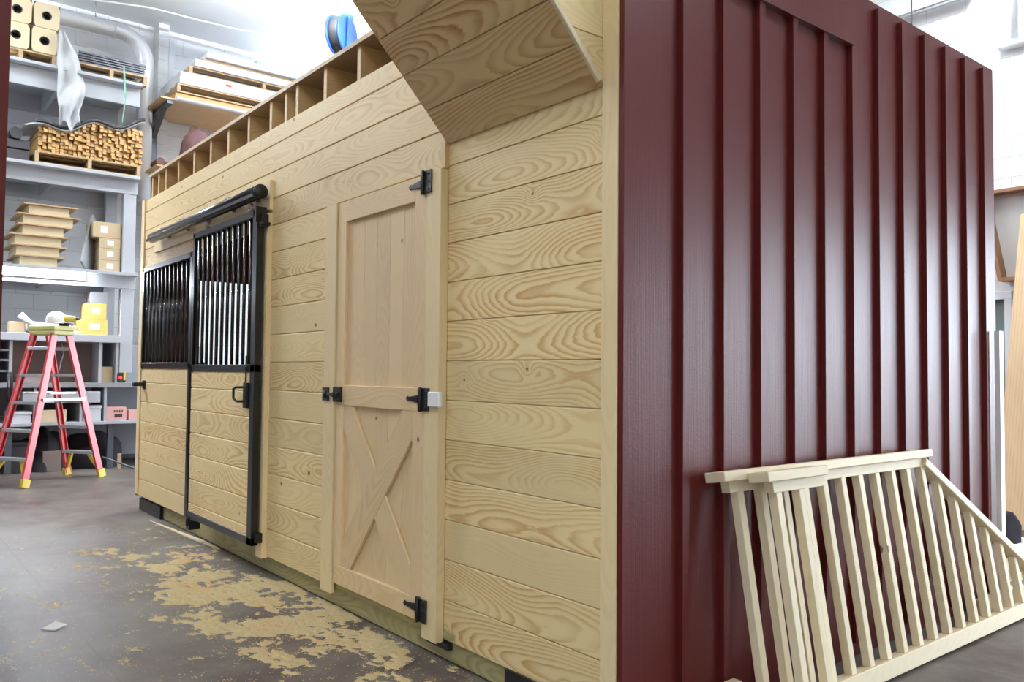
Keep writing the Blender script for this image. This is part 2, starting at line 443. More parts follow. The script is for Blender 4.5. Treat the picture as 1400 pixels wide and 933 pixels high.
for x in (-3.95, -3.12):
    m = MB(); m.tube([(x, -.07, 2.27), (x, -.07, 2.37)], .008, 8); m.lathe([(0, 0), (.018, 0), (.018, .015), (0, .015)], (x, -.07, 2.295), 6)
    m.lathe([(0, 0), (.016, 0), (.016, .012), (0, .012)], (x, -.07, 2.325), 8); m.build('hanger_bolt', 'zinc', sd)
MB().box(dx1-.01, dx1+.035, -.07, -.03, .20, .26).build('door_stop', 'hinge', sd)
m = MB(); m.box(dx1-.01, dx1+.035, -.075, -.03, 2.17, 2.25); m.box(dx1-.02, dx1+.001, -.10, -.03, 2.20, 2.30)
m.tube([(dx1+.03, -.085, 2.19), (dx1+.03, -.02, 2.19)], .012, 8)
m.build('door_stop', 'hinge', sd)
m = MB(); m.box(-4.19, -4.12, -.10, -.02, .10, .16); m.tube([(-4.155, -.1, .13), (-4.155, -.1, .19)], .015, 10); m.build('floor_guide', 'hinge', barn)
# track: slotted round rail on brackets
m = MB(); yt = -.085; zt = 2.388
prof = [(math.cos(a), math.sin(a)) for a in [math.radians(d) for d in range(-60, 241, 25)]]
m.tube([(-5.33, yt, zt), (-2.93, yt, zt)], .042, 18)
tr = m.build('door_track', 'track', barn)
MB().box(-5.33, -2.93, -.135, -.128+.004, 2.352, 2.372).build('track_lip', 'track', tr)
MB().lathe([(0, 0), (.046, 0), (.046, .012), (0, .014)], (-2.93, yt, zt), 20, 'x').build('end_cap', 'hinge', tr)
for x in (-5.05, -4.55, -4.05, -3.55, -3.12):
    m = MB(); m.box(x-.025, x+.025, -.09, -.022, 2.425, 2.44); m.box(x-.025, x+.025, -.03, -.022, 2.36, 2.46); m.tube([(x, -.06, 2.43), (x, -.06, 2.455)], .009, 8)
    m.build('track_bracket', 'steelblue', tr)
# tack room door and casings
MB().box(-2.125, -2.0, -.022, .0, .085, 2.178).build('door_casing', 'pine_trim', barn, bevel=.002)
m = MB(); m.box(-1.10, -.987, -.022, .022, .085, 2.178); m.build('door_casing', 'pine_trim', barn, bevel=.002)
yd = -.012
m = MB(); px = [-1.99, -1.86, -1.73, -1.60, -1.47, -1.34, -1.21, -1.11]
for a, b in zip(px[:-1], px[1:]): m.box(a+.0008, b-.0008, .006, .02, .15, 2.17, 2)
td = m.build('tack_room_door', 'pine_door', barn, bevel=.0015)
m = MB(); m.box(-1.996, -1.905, yd, .006, .145, 2.176, 2); m.build('stile', 'pine_door', td, bevel=.002)
m = MB(); m.box(-1.218, -1.104, yd, .006, .145, 2.176, 2); m.build('stile', 'pine_door', td, bevel=.002)
for a, b in ((2.065, 2.176), (1.088, 1.195), (.145, .245)):
    MB().box(-1.905 if a > 2 else -1.995, -1.218 if a > 2 else -1.105, yd-.0015, .006, a, b, 0).build('rail', 'pine_door', td, bevel=.002)
wb = .05
MB().prism([(-1.905, yd+.002, 1.088), (-1.905+wb*1.9, yd+.002, 1.088), (-1.218, yd+.002, .245+.13), (-1.218, yd+.002, .245), (-1.218-wb*1.9, yd+.002, .245), (-1.905, yd+.002, 1.088-.13)], (0, .015, 0), gax=(.69, 0, -.84)).build('cross_brace', 'pine_door', td, bevel=.003)
MB().prism([(-1.218, yd, 1.088), (-1.218-wb*1.9, yd, 1.088), (-1.905, yd, .245+.13), (-1.905, yd, .245), (-1.905+wb*1.9, yd, .245), (-1.218, yd, 1.088-.13)], (0, .017, 0), gax=(.69, 0, .84)).build('cross_brace', 'pine_door', td, bevel=.003)
def hinge(z):
    m = MB(); m.box(-1.145, -1.055, -.030, -.022, z-.052, z+.052)
    m.tube([(-1.118, -.034, z-.055), (-1.118, -.034, z+.055)], .007, 8)
    m.prism([(-1.125, -.0155, z-.04), (-1.125, -.0155, z+.04), (-1.16, -.0155, z+.018), (-1.235, -.0155, z+.009), (-1.25, -.0155, z+.013), (-1.262, -.0155, z), (-1.25, -.0155, z-.013), (-1.235, -.0155, z-.009), (-1.16, -.0155, z-.018)], (0, -.006, 0))
    m.box(-1.145, -1.115, -.030, -.013, z-.052, z+.052)
    for dz in (-.035, 0, .035): m.lathe([(0, -.004), (.005, -.003), (.006, 0)], (-1.075, -.030, z+dz), 8, 'y')
    return m
for z in (2.135, 1.145, .205): hinge(z).build('hinge', 'hinge', td, bevel=.001)
m = MB(); m.box(-2.118, -2.05, -.032, -.022, 1.108, 1.18); m.box(-2.0, -1.915, -.028, -.012, 1.105, 1.185)
m.box(-2.045, -1.925, -.042, -.026, 1.135, 1.152); m.tube([(-1.955, -.028, 1.145), (-1.955, -.055, 1.145)], .013, 10); m.lathe([(.012, 0), (.02, -.004), (.02, -.01), (.0, -.012)], (-2.08, -.03, 1.145), 12, 'y')
m.build('latch', 'hinge', td, bevel=.001)
MB().box(-1.045, -.952, -.042, -.022, 1.115, 1.182).build('light_switch', 'whiteplastic', barn, bevel=.004)
# sill beams and black shoe plates
m = MB(); m.box(-5.9, .02, .04, .13, .004, .14); m.box(-2.15, -.9, .02, .04, .10, .14); m.build('sill_beam', 'treated', barn, bevel=.004)
m = MB(); m.box(.03, .079, .05, 3.10, .004, .069); m.build('sill_beam', 'red', barn)
for a, b, z0, z1 in ((-5.90, -5.25, .003, .105), (-.54, -.02, .003, .10), (-1.12, -.94, .06, .088)):
    MB().box(a, b, .012, .038, z0, z1).build('shoe_plate', 'hinge', barn)
# red side
MB().box(.05, .08, .031, 3.13, .07, 3.07).build('red_siding', 'red', barn)
for i in range(-1, 12):
    y = .333 + .2385*i
    top = 3.035
    if i == -1: MB().box(.0785, .105, .002, .04, .07, 3.07).build('batten', 'red', barn, bevel=.0015)
    else: MB().box(.079, .105, y-.019, y+.019, .07, top if y > 1.55 or y < .4 else 2.79, 2).build('batten', 'red', barn, bevel=.0015)
MB().box(.079, .118, -.0+.38, 1.512, 2.788, 3.07).build('header_board', 'red', barn, bevel=.002)
# back, end and inner walls of the body
MB().box(-5.95, .045, 3.08, 3.11, .07, 3.05).build('back_siding', 'red', barn)
m = MB(); m.box(-5.955, -5.925, .09, .42, .1, 3.05); m.box(-5.955, -5.925, 1.45, 3.08, .1, 3.05); m.box(-5.955, -5.925, .42, 1.45, .1, 1.05); m.box(-5.955, -5.925, .42, 1.45, 2.12, 3.05)
m.build('end_siding', 'red', barn)
m = MB(); planks(m, -5.92, .045, [.1 + .2*i for i in range(15)], 3.05); m.box(-2.98, -2.94, .03, 3.05, .11, 2.8); m.build('inner_lining', 'ply', barn)
MB().box(-5.92, .045, .13, 3.05, .03, .12).build('barn_floor', 'ply', barn)
# loft deck on joists
MB().box(-5.93, .06, .03, 3.12, 3.035, 3.06).build('loft_deck', 'ply', barn)
jx = [-5.90, -5.70, -5.48, -5.12, -4.71, -4.31, -3.93, -3.53, -3.14, -2.90, -2.73, -2.34, -1.93, -1.54, -1.15, -.75, -.35]
for x in jx:
    MB().box(x, x+.038, .05, 3.05, 2.79, 3.035, 1).build('joist', 'joist', barn, bevel=.002)
m = MB(); m.box(-5.93, .04, .30, .338, 2.79, 3.035, 0); m.build('rim_joist', 'joist', barn)
# sloping overhang over the tack end
SL = math.atan2(.905, .86); cs, sn = math.cos(SL), math.sin(SL)
Lh = 1.34; m = MB()
nb = 8; bw = .1745
for i in range(nb):
    a0 = i*bw; a1 = min((i+1)*bw, Lh)
    a0 += .0015; a1 -= .0015
    cx = (-.99-.002)/2; mid = (a0+a1)/2
    m.obox((cx, .022-mid*cs, 2.296+mid*sn), ((1, 0, 0), (0, -cs, sn), (0, sn, cs)), (.494, (a1-a0)/2, .009), 0)
m.obox((-.496, .022-Lh/2*cs, 2.296+Lh/2*sn+.016), ((1, 0, 0), (0, -cs, sn), (0, sn, cs)), (.494, Lh/2, .008), 0)
m.build('soffit', 'pine_soffit', barn, bevel=.003)
ye, ze = .022-Lh*cs, 2.296+Lh*sn
# cheek: horizontal boards on the end of the overhang, in the plane of the red side
m = MB(); zz = 2.30
def ysl(z): return .0-(z-2.30)*cs/sn
lev = [2.30, 2.46, 2.63, 2.80, 2.97, 3.14, ze]
for a, b in zip(lev[:-1], lev[1:]):
    b2 = b-.003
    m.prism([(-.012, .0, a), (-.012, ysl(a)+.0, a), (-.012, ysl(b2), b2), (-.012, 0, b2)], (.014, 0, 0), gax=(0, 1, 0))
m.build('cheek_boards', 'pine', barn, bevel=.002)
m = MB(); m.prism([(-.992, 0, 2.32), (-.992, ysl(ze), ze), (-.992, 0, ze)], (.014, 0, 0), gax=(0, 1, 0)); m.build('far_cheek', 'pine', barn)
m = MB(); m.obox((.008, -.016-.665*cs, 2.290+.665*sn), ((1, 0, 0), (0, -cs, sn), (0, sn, cs)), (.008, .655, .010), 1); m.build('cheek_trim', 'spruce', barn, bevel=.002)
MB().box(-1.0, .02, ye-.03, ye-.005, ze-.05, ze+.12).build('fascia', 'pine_trim', barn, bevel=.002)
MB().box(-1.0, .02, ye-.03, .05, ze+.12, ze+.14).build('overhang_deck', 'ply', barn)
m = MB(); planks(m, -.99, .04, [ze-.5+.155*i for i in range(5)], .03); m.box(-.99, .04, .03, .05, 2.9, ze+.12); m.build('overhang_back', 'pine', barn)

# ------------------------------------------------------------------ leaning railings
def rail_panel(name, label, cat, loc, lean, flat, slope, n, pitch, b0, foot):
    t = thing(name, label, cat, loc); t.rotation_euler = (0, -lean, 0)
    y0, y1 = flat
    MB().box(-.045, .045, y0, y1, .882, .92, 1).build('top_rail', 'spruce', t, bevel=.003)
    MB().box(-.02, .02, y0+.055, y1-.02 if slope else y1, .84, .882, 1).build('sub_rail', 'spruce', t, bevel=.002)
    mslope = (.239-.835)/(2.989-2.068)
    def top(y): return .838 if (y < 2.02 or not slope) else min(.838, .835+(y-2.068)*mslope-.03)
    if slope:
        yE, zE = 3.24, .90+(3.24-2.02)*mslope
        d = Vector((0, yE-1.995, zE-.898)).normalized()
        p0 = Vector((0, 1.985, .893)); p1 = Vector((0, yE, zE))
        MB().beam(p0-Vector((0, 0, .03)), p1-Vector((0, 0, .03)), .04, .075, (0, 0, 1)).build('sloping_rail', 'spruce', t, bevel=.003)
    if foot: MB().box(-.03, .03, foot[0], foot[1], 0.002, .072, 1).build('bottom_rail', 'spruce', t, bevel=.003)
    for i in range(n):
        y = b0+pitch*i; ztop = top(y)
        zb = .072 if foot else .01
        MB().box(-.018, .018, y-.018, y+.018, zb, ztop+.004, 2).build('baluster', 'spruce', t, bevel=.002)
    return t
rail_panel('stair_railing', 'long bare wood stair railing with a sloping end, leaning on the red wall', 'railing', (.305, 0, .006), math.radians(9.3), (.425, 2.05), True, 19, .1435, .545, (.44, 3.30))
rail_panel('stair_railing', 'short two-baluster wood railing end stacked in front of the long railing', 'railing', (.40, 0, .006), math.radians(9.3), (.555, .955), False, 2, .1500, .645, (.58, .90))
o = MB().box(-.02, .02, -.28, .28, 0, .085, 1).build('wood_offcut', 'spruce', loc=(-.03, 3.0, .001)); o.location = (.16, 2.93, .001)
tag(o, 'short pale board on edge on the floor behind the sloping railing', 'board')
o = MB().box(-.02, .02, -.03, .03, 0, .1275).build('shim_block', 'spruce', loc=(.14, .56, .001), bevel=.002)
tag(o, 'small pale wood block at the foot of the red wall', 'block')

# ------------------------------------------------------------------ step ladder
lad = thing('step_ladder', 'red twin step ladder with yellow feet standing before the workbench', 'ladder', (-8.465, -.31, 0), math.radians(32.5))
HL = 1.70
def lp(sx, sy, z):
    k = z/HL; return Vector((sx*(.26*(1-k)+.155*k), sy*(.515*(1-k)+.085*k), z))
for sx in (-1, 1):
    for sy in (-1, 1):
        m = MB(); p, q = lp(sx, sy, .02), lp(sx, sy, HL)
        m.beam(p, q, .010, .078, (1, 0, 0)); off = Vector((-sx*.012, 0, 0))
        m.beam(p+off+Vector((0, -.034, 0)), q+off+Vector((0, -.034, 0)), .03, .010, (1, 0, 0))
        m.beam(p+off+Vector((0, .034, 0)), q+off+Vector((0, .034, 0)), .03, .010, (1, 0, 0))
        r = m.build('rail', 'ladred', lad, bevel=.002)
        m = MB(); m.beam(lp(sx, sy, 0), lp(sx, sy, .09), .045, .095, (1, 0, 0)); m.build('foot', 'ladyel', lad, bevel=.004)
        m = MB(); m.beam(lp(sx, sy, .10)+Vector((-sx*.02, 0, 0)), lp(sx, sy, .29)+Vector((-sx*.11, 0, -.02)), .03, .04, (0, 1, 0)); m.build('knee_brace', 'ladyel', lad, bevel=.003)
for sy in (-1, 1):
    for i in range(5):
        z = .30*(i+1); p = lp(1, sy, z); w = p.x-.01
        m = MB(); m.box(-w, w, p.y-.042, p.y+.042, z-.004, z+.004); m.box(-w, w, p.y-.042, p.y-.037, z-.03, z); m.box(-w, w, p.y+.037, p.y+.042, z-.03, z)
        m.build('step', 'alu', lad, bevel=.002)
m = MB(); m.box(-.19, .19, -.14, .14, HL-.01, HL+.045); m.box(-.185, .185, -.135, .135, HL-.06, HL-.01); m.build('top_cap', 'ladcap', lad, bevel=.012, seg=2)
m = MB(); m.beam(lp(1, -1, .92)+Vector((.02, 0, 0)), lp(1, 1, .92)+Vector((.02, 0, 0)), .03, .008, (0, 0, 1)); m.build('spreader', 'alu', lad)
o = MB().box(-.20, .20, -.17, .17, 0, .022).build('white_tray', 'whiteplastic', bevel=.005)
o.location = (-8.455, -.31, .978); o.rotation_euler = (0, 0, math.radians(32.5)); tag(o, 'bright white flat tray lying between the ladder sides', 'tray')
# cap and drill on the ladder top
t = thing('baseball_cap', 'white cap lying on top of the red step ladder', 'cap', (-8.44, -.27, 1.775), .6)
m = MB(); m.lathe([(.105, 0), (.108, .04), (.10, .08), (.075, .115), (.04, .132), (0, .136)], n=24); m.build('crown', 'whiteplastic', t)
m = MB(); m.sheet(lambda u, v: ((.095+v*.09)*math.cos((u-.5)*1.9), (.095+v*.08)*math.sin((u-.5)*1.9), .012-.02*v*abs(u-.5)*2), 12, 4); m.build('brim', 'whiteplastic', t, solid=.006)
t = thing('cordless_drill', 'yellow and black cordless drill lying on the ladder top beside the white cap', 'drill', (-8.36, -.16, 1.75), 1.0)
m = MB(); m.tube([(-.09, 0, .08), (-.05, 0, .08), (.05, 0, .08), (.08, 0, .08)], [.03, .036, .034, .024], 14); m.build('body', 'ladyel', t)
m = MB(); m.tube([(-.03, 0, .06), (-.045, 0, -.0)], .02, 10); m.box(-.09, .0, -.03, .03, -.002, .035); m.build('grip', 'rubber', t, bevel=.004)
MB().tube([(.08, 0, .08), (.12, 0, .08)], [.018, .01], 10).build('chuck', 'rubber', t)

# ------------------------------------------------------------------ left wall: white rack with shelves
FX = -9.3
rack = thing('storage_rack', 'tall white storage rack along the left wall holding lumber, boxes and a lamp', 'rack', (0, 0, 0))
for z0, z1, nm in ((4.69, 4.97, 'shelf'), (3.53, 3.75, 'shelf'), (2.30, 2.50, 'shelf')):
    m = MB(); m.box(-10.48, FX+.12, -3.2, .77, z1-.04, z1); m.box(FX-.05, FX, -3.2, .77, z0, z1-.04); m.box(-10.48, -10.455, -3.2, .77, z0, z1-.04)
    for yy in (-2.2, -1.2, -.2): m.box(-10.4, FX-.05, yy, yy+.05, z0+.02, z1-.04)
    pass
    m.build(nm, 'rackpaint', rack, bevel=.004)
for x, y, z0, z1 in ((FX-.146, -3.15, 0, 4.70), (-10.45, -3.15, 0, 4.70), (-10.45, .605, 0, 4.70), (FX-.146, .605, 2.501, 3.529), (FX-.146, .605, 1.22, 2.299)):
        MB().box(x, x+.14, y, y+.15, z0, z1).build('post', 'rackpaint', rack, bevel=.004)
# fluorescent under the shelf
lt = thing('shelf_light', 'glowing fluorescent tube light under the white shelf above the workbench', 'light', (FX+.045, -.45, 2.40))
MB().box(-.04, .0, -.62, .62, -.03, .05).build('housing', 'white', lt)
MB().tube([(.022, -.6, .0), (.022, .6, .0)], .017, 12).build('tube', 'tube', lt)
# pallets
def pallet_mb(L, W, hgt=.13, nd=5, dirY=True):
    """L along y, W along x (front at x=0, going to -W)"""
    m = MB(); n = nd
    for i in range(n):
        x = -W + (W-.1)*i/(n-1)
        m.box(x, x+.1, 0, L, hgt-.02, hgt); m.box(x, x+.1, 0, L, 0, .018)
    return m
def make_pallet(label, loc, L, W, hgt=.13):
    t = thing('wooden_pallet', label, 'pallet', loc, 0, None)
    pallet_mb(L, W, hgt).build('deck_boards', 'pallet', t, bevel=.002)
    for y in (0, L/2-.02, L-.045): MB().box(-W, 0, y, y+.045, .018, hgt-.02, 0).build('stringer', 'pallet', t, bevel=.002)
    return t
make_pallet('pallet on the rack top under the cardboard boxes with round holes', (FX+.05, -.98, 4.975), .76, 1.1)
make_pallet('pallet on the rack top under the dark steel rods', (FX+.03, -.02, 4.975), .86, 1.1)
make_pallet('pallet under the stack of lumber on the second rack shelf', (FX+.06, -.42, 3.755), 1.20, 1.1, .15)
# four cartons with round holes
def holed(w, d, h, r):
    m = MB(); n = 24; cy, cz = w/2, h/2; b = len(m.v)
    outer = []
    for k in range(n):
        a = 2*PI*(k+.5)/n; c_, s_ = math.cos(a), math.sin(a); q = max(abs(c_)/(w/2), abs(s_)/(h/2))
        outer.append((0, cy+c_/q, cz+s_/q))
    inner = [(0, cy+r*math.cos(2*PI*(k+.5)/n), cz+r*math.sin(2*PI*(k+.5)/n)) for k in range(n)]
    deep = [(-.18, p[1], p[2]) for p in inner]
    m.v += [Vector(p) for p in outer+inner+deep]
    for k in range(n):
        k2 = (k+1) % n
        m.face([b+k, b+k2, b+n+k2, b+n+k], [(0, 0)]*4, (0, 0)); m.face([b+n+k, b+n+k2, b+2*n+k2, b+2*n+k], [(0, 0)]*4, (0, 0))
    m.face([b+2*n+k for k in range(n)], [(0, 0)]*n, (0, 0))
    # other five sides
    c0 = len(m.v); m.v += [Vector(p) for p in ((0, 0, 0), (0, w, 0), (0, w, h), (0, 0, h), (-d, 0, 0), (-d, w, 0), (-d, w, h), (-d, 0, h))]
    for f in ((4, 5, 6, 7), (0, 1, 5, 4), (2, 3, 7, 6), (1, 2, 6, 5), (0, 3, 7, 4)): m.face([c0+i for i in f], [(0, 0)]*4, (0, 0))
    return m
cart = None
for lab, y, z, w in (('upper right cardboard carton with a round hole, on the rack top', -.475, 5.42, .275), ('lower right cardboard carton with a round hole, on the rack top', -.49, 5.108, .27),
                 ('upper carton with a round hole at the left end of the rack-top stack', -.80, 5.42, .30), ('lower carton with a round hole at the left end of the rack-top stack', -.80, 5.108, .285)):
    t = thing('cardboard_carton', lab, 'box', (FX+.06, y, z), 0, 'cartons with round holes on the rack top')
    holed(w, 1.0, .305, .055).build('carton_body', 'creamcard', t, recalc=False)
    m = MB(); m.lathe([(.044, -.05), (.044, .004), (.054, .004), (.054, -.05)], (-.0, w/2, .1525), 24, 'x'); m.build('tube_end', 'darkbox', t)
    MB().lathe([(0, -.1), (.054, -.1)], (0, w/2, .1525), 24, 'x').build('tube_inside', 'rubber', t)
# hanging poly sheet
def poly(u, v):
    z = 5.40 - v*1.15 + (.06*math.sin(u*9))*v
    wy = .07 + .24*math.sin(min(1, v*1.15)*PI*.80)
    y = -.215 + (u*wy) + .12*v*v - .07*v
    x = FX+.12 + .035*math.sin(u*9+v*5) + .03*math.sin(v*17+u*4) + .02*noise.noise(Vector((u*5, v*9, 0)))
    return (x, y, z)
o = MB().sheet(poly, 18, 26).build('plastic_sheet', 'poly', solid=.002)
tag(o, 'crumpled clear plastic sheet hanging from the cartons down the rack front', 'plastic sheet')
# steel rods
k = 0; rod0 = None
for row in range(5):
    for j in range(5):
        if rod0 is None:
            o = MB().box(-.012, .012, 0, .80, 0, .024, 1).build('steel_rod', 'rods', bevel=.002); rod0 = o
        else: o = rod0.copy(); C.objects.link(o)
        o.location = (FX+.0-j*.2-row*.008, -.02+.018*row+random.uniform(-.02, .02), 5.107+row*.034)
        tag(o, 'dark steel rod in the bundle lying on the pallet above the lumber stack', 'rod', 'dark steel rods on the rack top')
o = MB().beam((0, 0, 0), (0, .03, -.40), .02, .004, (0, 1, 0)).beam((0, .03, -.40), (0, -.0, -.72), .012, .004, (0, 1, 0)).build('strap', 'green', loc=(FX+.13, .53, 5.14))
tag(o, 'thin green strap dangling from the rods pallet', 'strap')
# lumber stack: every stick a thing
stick = None
nc, nr = 25, 9
pos_l = []
for i in range(nc):
    for j in range(12):
        y = -.375 + i*.0478; ztop = 4.215 + .25*(i/nc) + .05*math.cos(i*.5)
        z = 3.912 + j*.0405
        if z + .03 > ztop: continue
        pos_l.append((y + random.uniform(-.006, .006), z))
for y, z in pos_l:
    if stick is None:
        stick = MB().box(-1.05, 0, 0, .040, 0, .034, 0).build('lumber_stick', 'lumber'); o = stick
    else: o = stick.copy(); C.objects.link(o)
    o.location = (FX+.03-random.uniform(0, .10), y, z); o.rotation_euler = (random.uniform(-.10, .10), 0, 0)
    tag(o, 'cut stick of pale lumber in the stack on the second shelf', 'lumber', 'lumber sticks stacked on the second shelf')
def cov(u, v):
    y = -.52 + u*1.36; z = 4.215 + .25*max(0, (y+.375)/1.2) + .05*math.cos((y+.375)/.0478*.5) + .03 + (.02 if v < .5 else 0)
    if v > .85: z -= (v-.85)*.35
    return (FX-1.0+v*1.02, y, z)
o = MB().sheet(cov, 30, 8).build('stack_cover', 'poly', solid=.004); tag(o, 'clear plastic cover draped over the lumber stack', 'plastic sheet')
o = MB().sheet(lambda u, v: (FX+.035, -.42+u*1.25, 4.215 + .25*max(0, (-.045+u*1.25)/1.2)+.05*math.cos((-.045+u*1.25)/.0478*.5)-.01+v*.045), 30, 1).build('cover_hem', 'rubber', solid=.006)
tag(o, 'black plastic hem along the top edge of the lumber stack', 'plastic sheet')
m = MB(); m.tube([(-1, 0, .0), (0, 0, 0)], .07, 14); o = m.build('black_tube', 'rubber', loc=(FX+.05, -.62, 4.08)); tag(o, 'black tube lying left of the lumber stack', 'tube')
m = MB(); m.box(-1, 0, -.3, 0, 0, .13); m.box(-1, 0, -.3, 0, .14, .25); o = m.build('wrapped_bundle', 'darkbox', loc=(FX+.03, -.47, 3.755), bevel=.01); tag(o, 'dark wrapped bundle on the shelf under the black tube', 'bundle')
# third level: stacked trays, leaning panel, cartons
for i in range(6):
    w = (.46, .52, .56, .50, .60, .50)[i]; y = (-.60, -.64, -.66, -.58, -.58, -.52)[i]
    t = thing('lidded_tray', ('bottom', 'second from bottom', 'third from bottom', 'fourth from bottom', 'second from top', 'topmost')[i]+' cream lidded tray of the stack on the third shelf', 'tray', (FX+.02, y, 2.502+.126*i), 0, 'cream trays stacked on the third shelf')
    MB().box(-.6, 0, .06, w, 0, .108).build('tray_body', 'creamcard', t, bevel=.003)
    MB().box(-.64, .04, 0, w+.08, .108, .1255).build('lid', 'pallet', t, bevel=.002)
o = MB().box(-.012, .012, -.20, .20, 0, .75, 2).build('grey_board', 'greyboard', loc=(FX-.1, .20, 2.51)); o.rotation_euler = (math.radians(-28), 0, math.radians(60)); tag(o, 'grey panel leaning between the tray stack and the cartons on the third shelf', 'panel')
for i, (y, z, w, h, nm, mt) in enumerate(((.34, 2.503, .25, .15, 'bottom brown carton of the stack by the post on the third shelf', 'cardboard'), (.34, 2.655, .25, .15, 'second brown carton up in the stack by the post on the third shelf', 'cardboard'),
        (.34, 2.807, .25, .13, 'third brown carton up in the stack by the post on the third shelf', 'cardboard'), (.26, 2.939, .33, .20, 'topmost brown carton in the stack by the post on the third shelf', 'cardboard'))):
    t = thing('cardboard_carton', nm, 'box', (FX-.05, y, z), 0, 'brown cartons on the third shelf')
    MB().box(-.4, 0, 0, w, 0, h).build('carton_body', mt, t, bevel=.004)
    MB().box(0, .002, .09, .17, h*.3, h*.75).build('paper_label', 'paper', t)
# ------------------------------------------------------------------ workbench with cubbies
wbn = thing('workbench', 'long grey workbench with open cubbies along the left wall behind the ladder', 'workbench', (0, 0, 0))
MB().box(-10.1, FX, -2.5, 1.9, 1.03, 1.09).build('worktop', 'greyboard', wbn, bevel=.003)
MB().box(-10.1, FX+.03, -2.5, .60, 1.60, 1.69).build('upper_shelf', 'rackpaint', wbn, bevel=.003)
MB().box(-10.1, FX, -2.5, 1.9, .565, .605).build('lower_shelf', 'rackpaint', wbn, bevel=.003)
for y in (-2.48, -.61, .365, .565): MB().box(-10.05, FX-.02, y, y+.035, 1.09, 1.60).build('divider', 'rackpaint', wbn)
for y in (-1.4, -.34, .165, .44): MB().box(-10.05, FX-.02, y, y+.03, .605, 1.03).build('divider', 'rackpaint', wbn)
for y in (-2.45, -.62, .50, 1.8): MB().box(FX-.12, FX-.05, y, y+.07, 0, .565).build('leg', 'steelblue', wbn)
MB().box(-9.72, -9.70, -.57, .36, 1.09, 1.60).build('back_panel', 'brownpanel', wbn)
MB().box(-10.1, -10.08, -2.5, 1.9, .1, 1.6).build('back_panel', 'greyboard', wbn)
for z in (1.22, 1.35, 1.47): MB().box(-9.9, FX-.03, -1.6, -.61, z, z+.02).build('pigeonhole_shelf', 'greyboard', wbn)
def box_item(name, label, cat, x, y, z, w, d, h, mat, extra=None, rz=0, group=None, bevel=.004):
    t = thing(name, label, cat, (x, y, z), rz, group)
    MB().box(-d, 0, 0, w, 0, h).build('carton_body', mat, t, bevel=bevel)
    if extra == 'label': MB().box(0, .002, w*.3, w*.7, h*.35, h*.75).build('paper_label', 'paper', t)
    if extra == 'lid': MB().box(-d-.008, .008, -.008, w+.008, h-.03, h+.006).build('lid', mat, t, bevel=.003)
    return t
box_item('yellow_carton', 'lower yellow carton with white label on the bench shelf', 'box', FX-.02, .15, 1.692, .31, .3, .19, 'yellowcard', 'label')
box_item('yellow_carton', 'upper yellow carton with white label on the bench shelf', 'box', FX-.03, .20, 1.884, .24, .28, .21, 'yellowcard', 'label')
box_item('grey_carton', 'grey carton on top of the yellow cartons', 'box', FX-.04, .25, 2.096, .2, .25, .14, 'greyboard')
box_item('small_carton', 'small tan carton at the left end of the bench shelf', 'box', FX-.02, -.62, 1.692, .16, .2, .13, 'cardboard')
box_item('white_bag', 'white folded paper bundle behind the ladder top on the bench shelf', 'paper', FX-.05, -.42, 1.692, .34, .25, .14, 'paper', bevel=.03)
m = MB(); m.tube([(0, -.16, .19), (0, -.05, .09), (0, .05, .05)], [.04, .03, .04], 12); o = m.build('paper_roll', 'paper', loc=(FX-.03, -.35, 1.72)); tag(o, 'rolled white paper on the bench shelf above the left of the ladder', 'paper roll')
def crump(u, v):
    a = u*2*PI; r = (1-v)*.17; q = noise.noise(Vector((math.cos(a)*2, math.sin(a)*2, v*4)))*.05
    return ((r+q)*math.cos(a)*.7, (r+q)*math.sin(a)*1.1, max(.002, v*.11+q))
o = MB().sheet(crump, 20, 8).build('rag', 'cardboard', loc=(FX-.12, .06, 1.692)); tag(o, 'crumpled tan rag right of the ladder top on the bench shelf', 'rag')
box_item('pink_carton', 'pink carton with dark print on the lower bench shelf', 'box', FX-.03, .47, .607, .24, .3, .17, 'pink')
m = MB(); [m.box(0, .002, .56+.03*i, .575+.03*i, .71, .74) for i in range(4)]; m.box(0, .002, .57, .66, .65, .69)
o = m.build('printed_label', 'label', loc=(FX-.028, 0, 0)); o.parent = bpy.data.objects['pink_carton']; o.location = (.001, -.47, -.607)
box_item('small_pink_carton', 'small plain pink carton at the right of the printed pink carton', 'box', FX-.04, .74, .607, .13, .2, .13, 'pink')
box_item('white_bin', 'white open bin on the lower bench shelf behind the right ladder rail', 'bin', FX-.03, .21, .607, .2, .3, .19, 'white', 'lid')
box_item('white_bin', 'white bin on the lower bench shelf at the left of the ladder', 'bin', FX-.03, -.60, .607, .24, .3, .13, 'white', 'lid')
box_item('paper_stack', 'cream paper stack on the lower bench shelf in the middle of the ladder', 'paper', FX-.03, -.28, .607, .3, .3, .15, 'creamcard')
box_item('brown_carton', 'brown carton in the dark cubby at the right end of the bench', 'box', FX-.1, .41, 1.092, .14, .3, .2, 'cardboard')
box_item('white_drawer_case', 'white drawer case fitted under the worktop behind the ladder', 'box', FX+.005, -.46, .84, .85, .25, .14, 'rackpaint')
box_item('metal_toolbox', 'grey metal toolbox on the worktop behind the left ladder side', 'toolbox', FX-.03, -.50, 1.092, .30, .25, .10, 'alu', 'lid')
t = thing('battery_charger', 'black charger with red light and yellow trim on the worktop by the rack post', 'charger', (FX+.0, .585, 1.092))
MB().box(-.15, 0, 0, .10, 0, .13).build('body', 'rubber', t, bevel=.01)
MB().lathe([(0, .006), (.018, .004), (.018, 0)], (0, .035, .06), 12, 'x').build('red_indicator', 'redlight', t)
MB().box(-.1, .004, .07, .095, .03, .135).build('trim', 'ladyel', t, bevel=.003)
